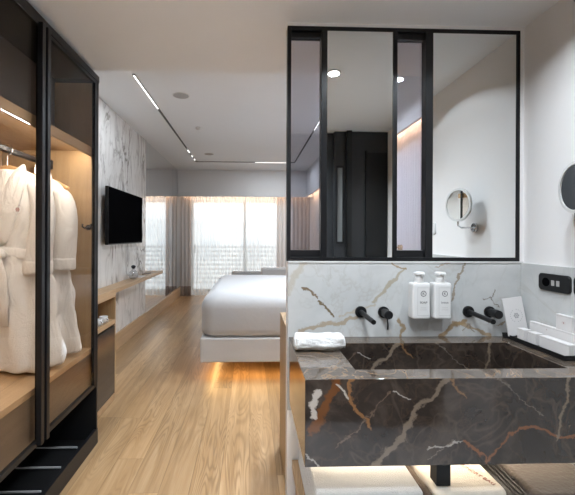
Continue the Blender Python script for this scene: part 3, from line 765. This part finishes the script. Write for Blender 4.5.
def dup(root, loc):
    r = root.copy(); COL.objects.link(r); r.location = loc
    for ch in list(root.children):
        c = ch.copy(); COL.objects.link(c); c.parent = r
        for g in ch.children:
            d_ = g.copy(); COL.objects.link(d_); d_.parent = c
    return r
h2 = dup(hg, (-1.333, 2.275, 1.66)); h2['label'] = 'hanger on the wardrobe rail near the oak end lining, carrying the farther bathrobe'
make_robe(2.275, 2.3, 'cream bathrobe seen through the second glass door, next to the oak end lining', .93)

# ============================================================ MINIBAR UNIT AND SHELF
UY0, UY1, UX = 2.476, 3.13, -1.15
t = thing('minibar_unit', (-1.4, 2.8, 0), 'low oak cabinet with open niche and dark glass door beyond the wardrobe', 'cabinet')
link('top_slab', box(XW+.013, UX, UY0, UY1, .88, .945), mOak, t, bevel=.001)
link('side_panel', box(XW+.036, UX, UY1-.02, UY1, .06, .88), mOakV, t)
link('side_panel', box(XW+.036, UX, UY0, UY0+.02, .06, .88), mOakV, t)
link('back_panel', box(XW+.036, XW+.05, UY0+.02, UY1-.02, .06, .88), mOak, t)
link('niche_shelf', box(XW+.05, UX, UY0+.02, UY1-.02, .655, .69), mOak, t)
link('plinth', box(XW+.036, UX-.01, UY0, UY1, 0, .06), mOak, t)
link('fridge_door', box(UX-.025, UX, UY0+.022, UY1-.022, .065, .635), plain('dark_glossy_glass', (.05, .042, .036), .06, spec=.8), t, label='glossy dark glass door')
t = thing('wall_shelf', (-1.56, 4.6, .775), 'long thin oak desk shelf fixed to the streaked marble wall below the television', 'shelf')
link('shelf_board', box(XW+.013, -1.46, UY1+.001, 6.1, .778, .822), mOak, t, bevel=.001)
for k, y in enumerate((2.86, 2.97)):
    c = thing('espresso_cup', (-1.19, y, .69), ['white cup with dark mark in the niche, nearer the wardrobe', 'white cup with dark mark in the niche, nearer the bedroom'][k], 'cup', 'cups in the niche')
    link('cup_body', lathe(B(), [(.018, .6905), (.028, .70), (.033, .745), (.030, .745), (.025, .702)], (-1.19, y, 0)), mWhiteP, c, smooth=True)
    bm = B(); tube(bm, [(-1.19+.031*math.cos(a0), y-.031*math.sin(a0), z) for a0, z in ((.6, .735),)]+[(-1.19+.048, y-.028, .728), (-1.19+.048, y-.028, .71), (-1.19+.026, y-.018, .705)], .004, 8); link('cup_handle', bm, mWhiteP, c, smooth=True)
    link('print_mark', box(-1.19+.025, -1.19+.034, y-.008, y+.006, .715, .73), mText, c)
v = thing('glass_carafe', (-1.555, 4.86, .822), 'round glass carafe with a dark stopper on the thin oak shelf', 'carafe')
link('carafe_bowl', lathe(B(), [(.03, .8225), (.055, .84), (.066, .88), (.055, .92), (.025, .945), (.022, .965)], (-1.555, 4.86, 0)), thin_glass('carafe_glass', (.75, .76, .78), .2), v, smooth=True)
link('stopper', lathe(B(), [(.018, .965), (.03, .985), (.03, 1.0), (.01, 1.012)], (-1.555, 4.86, 0)), mBlackM, v, smooth=True)
tag(link('paper_note', box(-1.63, -1.50, 5.02, 5.24, .8225, .834), mCard, bevel=.001), 'small white folder lying behind the carafe on the thin oak shelf', 'folder')
pn = B(); tube(pn, [(-1.60, 5.42, .83), (-1.53, 5.62, .83)], .006, 8); tag(link('pen', pn, mBlack), 'dark pen lying near the far end of the thin oak shelf', 'pen')

# ============================================================ TELEVISION
t = thing('television', (-1.60, 4.64, 1.3), 'flat black television mounted on the streaked marble wall', 'television')
link('housing', box(-1.60, -1.565, 4.02, 5.28, 1.30, 1.955), mBlackM, t, bevel=.004)
link('screen', box(-1.566, -1.562, 4.03, 5.27, 1.312, 1.948), mScreen, t)
link('wall_mount', box(XW+.012, -1.60, 4.45, 4.85, 1.45, 1.8), mBlackM, t)

# ============================================================ BED
t = thing('bed', (.48, 4.43, 0), 'wide floating bed with white linen and pale grey base, glowing underneath', 'bed')
BX0, BX1, BY0, BY1 = -.48, 1.36, 3.5, 5.36
link('base', box(BX0, BX1, BY0, BY1, .175, .41), mBedBase, t, bevel=.012)
link('hidden_plinth', box(.1, 1.34, 4.3, 5.0, 0, .175), mBlackM, t)
link('led_strip', box(-.40, 1.3, 3.70, 3.71, .169, .174), mLedA, t, label='amber glowing strip')
def rounded_slab(x0, x1, y0, y1, z0, z1, r, rv, seed=0, amp=.004):
    """plump slab: plan corners r, vertical edge rounding rv"""
    prof = [(0, .012, z0), (.0, 0, z0+.02)]
    rg = []
    h_ = z1-z0
    zs = [(rv*.25, z0), (min(.006, rv*.1), z0+min(.03, .2*h_)), (0, z0+min(.08, .4*h_)), (0, max(z1-rv, z0+.5*h_))] + [(rv*(1-math.cos(a)), z1-rv+rv*math.sin(a)) for a in (.3, .6, .9, 1.15, 1.35, PI/2)]
    for ins, z in zs:
        rr = max(.01, r-ins*.4)
        rg.append([(px+noise.noise(Vector((px*3, py*3, z*4+seed)))*amp, py+noise.noise(Vector((py*3, px*3, z*4-seed)))*amp, z+noise.noise(Vector((px*2.5, py*2.5, seed)))*amp*1.5*(z > z0+.1)) for px, py in rrect((x0+x1)/2, (y0+y1)/2, x1-x0-2*ins, y1-y0-2*ins, rr, 8)])
    return rings_mesh(B(), rg)
link('mattress', rounded_slab(BX0+.0, BX1, BY0+.005, BY1, .413, .84, .14, .15, 1.7, .012), mLinen, t, smooth=True)
link('headboard', box(1.362, 1.375, 3.3, 5.6, .2, 1.15), mBedBase, t, bevel=.004)
for y in (3.95, 4.85):
    p_ = thing('pillow', (1.12, y, .85), 'white pillow at the head of the bed, %s' % ('nearer side' if y < 4.4 else 'farther side'), 'pillow', 'bed pillows')
    link('pillow_case', rounded_slab(.93, 1.33, y-.33, y+.33, .852, .98, .08, .06, y, .01), mLinen, p_, smooth=True)
# sofa by the window
t = thing('sofa', (.4, 6.5, 0), 'low grey sofa standing between the bed and the window', 'sofa')
link('seat_base', box(-.32, 1.25, 6.45, 7.15, .05, .42), mGreyFab, t, bevel=.03)
link('arm_back', box(-.32, .20, 6.35, 6.5, .05, .776), mGreyFab, t, bevel=.015)
link('back_cushion', box(.205, 1.2, 6.30, 6.5, .1, .845), mBedBase, t, bevel=.03)
bm = B()
for x in (-.26, 1.19):
    for y in (6.5, 7.1): bx(bm, x-.02, x+.02, y-.02, y+.02, 0, .05)
link('feet', bm, mBlackM, t)

# ============================================================ OAK CABINET BEHIND PARTITION
t = thing('bedside_desk', (.7, 2.2, 0), 'oak panelled desk cabinet set against the bedroom side of the partition', 'cabinet')
link('carcass', box(.203, 1.28, D+.102, 2.40, 0, .895), mOakV, t, bevel=.002)
# ============================================================ FLUTED HEADBOARD WALL
t = thing('fluted_panel', (1.42, 4, 0), 'pale vertical fluted panel on the headboard wall lit from above', 'wall panel')
link('backing', box(1.424, 1.4425, D+.12, 5.95, 0, 2.5), plain('grey_backing', (.22, .22, .24), .8), t, label='darker grey backing')
bm = B(); pitch = .046; y = D+.125
while y < 5.9:
    prism(bm, [(1.4235, y)]+[(1.41-.016*math.sin(a), y+.0175-.0175*math.cos(a)) for a in [PI*k/6 for k in range(7)]]+[(1.4235, y+.035)], 0, 2.5)
    y += pitch
link('fluting', bm, mFlute, t)
lp = thing('reading_lamp', (1.38, 3.28, 1.30), 'small brass swing reading lamp on the fluted headboard panel', 'wall lamp')
bm = B(); cyl(bm, (1.40, 3.28, 1.30), (1.37, 3.28, 1.30), .03); link('rose', bm, mBrass, lp)
bm = B(); tube(bm, [(1.37, 3.28, 1.30), (1.33, 3.28, 1.31), (1.31, 3.24, 1.37), (1.29, 3.24, 1.40)], .006, 8); link('arm', bm, mBrass, lp)
bm = B(); cyl(bm, (1.30, 3.24, 1.40), (1.27, 3.24, 1.36), .012, .022); link('lamp_shade', bm, mBrass, lp)

# ============================================================ TRACK LIGHT, CEILING FITTINGS
t = thing('track_light', (-.1, 5.5, CB), 'slim black u shaped ceiling track with lit white segments', 'ceiling light')
bm = B(); z0, z1 = CB-.010, CB
bx(bm, -1.102, -1.080, 3.39, 7.32, z0, z1); bx(bm, .888, .910, 3.39, 7.32, z0, z1); bx(bm, -1.080, .888, 7.285, 7.315, z0, z1)
link('track_profile', bm, mBlack, t)
for a in ((-1.098, -1.084, 3.40, 4.28), (-1.098, -1.084, 6.30, 6.50), (-1.098, -1.084, 6.72, 6.86), (-1.098, -1.084, 7.02, 7.14), (.892, .906, 4.25, 5.05), (.1, .8, 7.289, 7.311)):
    link('lit_segment', box(*a, z0-.003, z0-.0001), mLed, t, label='glowing white segment')
for (x, y, r, lab) in ((-.747, 3.889, .09, 'larger looking round grey ceiling speaker, nearer one'), (-.758, 6.63, .09, 'round grey ceiling speaker farther away near the track corner')):
    s = thing('ceiling_speaker', (x, y, CB), lab, 'speaker', 'round ceiling speakers')
    link('grille', lathe(B(), [(r*.9, CB), (r*.9, CB-.004), (r*.85, CB-.005)], (x, y, 0)), mGreyFab, s)
    link('ring', lathe(B(), [(r, CB), (r, CB-.003), (r*.91, CB-.004)], (x, y, 0)), mFrost, s)
s = thing('smoke_detector', (-.728, 5.02, CB), 'tiny round detector on the bedroom ceiling between the two speakers', 'detector')
link('housing', lathe(B(), [(.035, CB), (.033, CB-.02), (.015, CB-.035)], (-.728, 5.02, 0)), mFrost, s)

# ============================================================ CURTAINS
def curtain(x0, x1, y, z0, z1, pitch, amp, seed, nz=14):
    bm = B(); n = int((x1-x0)/pitch*8); rows = []
    for j in range(nz+1):
        f = j/nz; z = z0+(z1-z0)*f; row = []
        for i in range(n+1):
            s = i/n; x = x0+(x1-x0)*s
            ph = s*(x1-x0)/pitch*2*PI
            a = amp*(1.0-.25*f)*(1+.5*noise.noise(Vector((x*3, seed, 0))))
            row.append(bm.verts.new((x+.006*math.sin(ph*2+seed)*(1-f)+.02*noise.noise(Vector((x*4, f*2, seed)))*(1-f), y+a*math.sin(ph+1.5*noise.noise(Vector((x*2.2, f*.8, seed+3)))), z)))
        rows.append(row)
    for a, b_ in zip(rows, rows[1:]):
        for i in range(n): bm.faces.new((a[i], a[i+1], b_[i+1], b_[i]))
    return bm
def solidify(o, th):
    m = o.modifiers.new('thick', 'SOLIDIFY'); m.thickness = th
c = thing('sheer_curtain', (-.4, 8.5, 0), 'long white sheer curtain pleated across the bright window', 'curtain')
link('sheer_fabric', curtain(-1.40, .66, 8.50, .012, 2.42, .085, .026, 1.1), mSheer, c, smooth=True)
link('curtain_track', box(XW+.05, XR-.03, 8.49, 8.51, 2.43, 2.45), mWhiteP, c)
for x0, x1, lab in ((-1.61, -1.36, 'narrow taupe drape gathered in the left corner of the window'), (.62, 1.40, 'wider taupe drape gathered at the right end of the window')):
    c = thing('drape', ((x0+x1)/2, 8.40, 0), lab, 'curtain', 'taupe drapes at the window')
    link('drape_fabric', curtain(x0, x1, 8.40, .24, 2.42, .09, .030, x0), mDrape, c, smooth=True)
    link('drape_hem', curtain(x0, x1, 8.40, .012, .24, .09, .034, x0, 3), mHem, c, smooth=True, label='darker hem band')
link_w = thing('door_switch', (-1.30, 8.30, 1.27), 'x', 'x'); bpy.data.objects.remove(link_w)

# ============================================================ OUTSIDE
struct(link('floor', box(-3, 3, 9.02, 10.4, -.12, -.02), mOut))
t = thing('balcony_railing', (0, 10.3, 0), 'white horizontal slat balcony railing outside the window', 'railing')
for k in range(9):
    link('slat', box(-3, 3, 10.28, 10.30, .06+k*.125, .06+k*.125+.07), mRail, t)
for x in (-2.9, -1.5, -.1, 1.3, 2.7): link('post', box(x-.02, x+.02, 10.30, 10.34, -.02, 1.16), mOut, t)
t = thing('neighbour_building', (0, 30, -9), 'pale building facade across the street beyond the balcony', 'building')
link('facade', box(-9, 9, 30, 34, -9, 2.8), plain('pale_facade', (.8, .8, .79), .8), t)
for i in range(5):
    for j in range(2):
        x = -7.5+i*3.4; z = -4.2+j*3.6
        link('window', box(x, x+1.6, 29.95, 30.02, z, z+1.7), mOutG, t)

# ============================================================ LINEN ON THE LOWER SHELF
def folded(x0, x1, y0, y1, z0, n, th, label, name='folded_towel', grp='folded towels under the counter', col=None):
    for k in range(n):
        t = thing(name, ((x0+x1)/2, (y0+y1)/2, z0+k*th), label[k], 'towel', grp)
        for q in range(2):
            zz = z0+k*th+q*th/2
            link('towel_layer', rounded_slab(x0+.004*random.random(), x1-.004*random.random(), y0+.005*q, y1, zz+.0008, zz+th/2-.0025, .02, th*.22, k*3+q+x0, .0015), col or mTowel, t, smooth=True)
folded(.248, .665, 1.335, 1.84, .2455, 3, .064, ['white bath towel at the bottom of the pile under the counter', 'white bath towel in the middle of the pile under the counter', 'white bath towel on top of the pile under the counter'])
t = thing('laundry_bag', (.86, 1.57, .2455), 'cream cloth laundry bag with brown lettering under the middle of the counter', 'bag')
link('bag_body', rounded_slab(.715, 1.0, 1.34, 1.84, .247, .425, .04, .02, 5, .003), plain('cream_cotton', (.72, .66, .57), .9, bump=.3, bs=200), t, smooth=True)
text_obj('LAUNDRY BAG', .024, (.925, 1.455, .4295), (0, 0, -PI/2+.42), mRed, t)
sp = B(); rg = []
for i in range(14):
    s = i/13; y = 1.34+.46*s; x = .692+.004*math.sin(s*9)
    rg.append([(x+.016*math.cos(a), y, .395+.016*math.sin(a)+.004*math.sin(s*14)) for a in [2*PI*k/10 for k in range(10)]])
rings_mesh(sp, rg); bx(sp, .68, .703, 1.35, 1.79, .2465, .385)
tag(link('woven_belt', sp, mStrap, smooth=False), 'brown woven strap standing between the towels and the cream bag', 'strap')
t = thing('leather_bag', (1.06, 1.57, .2455), 'black leather bag with ridged flap beside the cream laundry bag', 'bag')
link('bag_body', rounded_slab(1.005, 1.10, 1.34, 1.80, .247, .40, .03, .03, 9, .004), mLeather, t, smooth=True)
bm = B()
for x in (1.035, 1.055, 1.075): tube(bm, [(x, 1.36, .402), (x+.004, 1.55, .407), (x, 1.78, .402)], .005, 8)
link('piping', bm, mLeather, t)
bm = B(); cyl(bm, (1.085, 1.45, .402), (1.085, 1.45, .412), .008); link('buckle', bm, mBlack, t)
t = thing('folded_blanket', (1.26, 1.57, .2455), 'brown grey folded blanket at the right end of the shelf under the counter', 'blanket')
for q in range(3): link('blanket_fold', rounded_slab(1.108, 1.425, 1.335+.004*q, 1.82, .2465+q*.055, .2465+q*.055+.053, .03, .02, q+11, .006), mBrownFab, t, smooth=True)
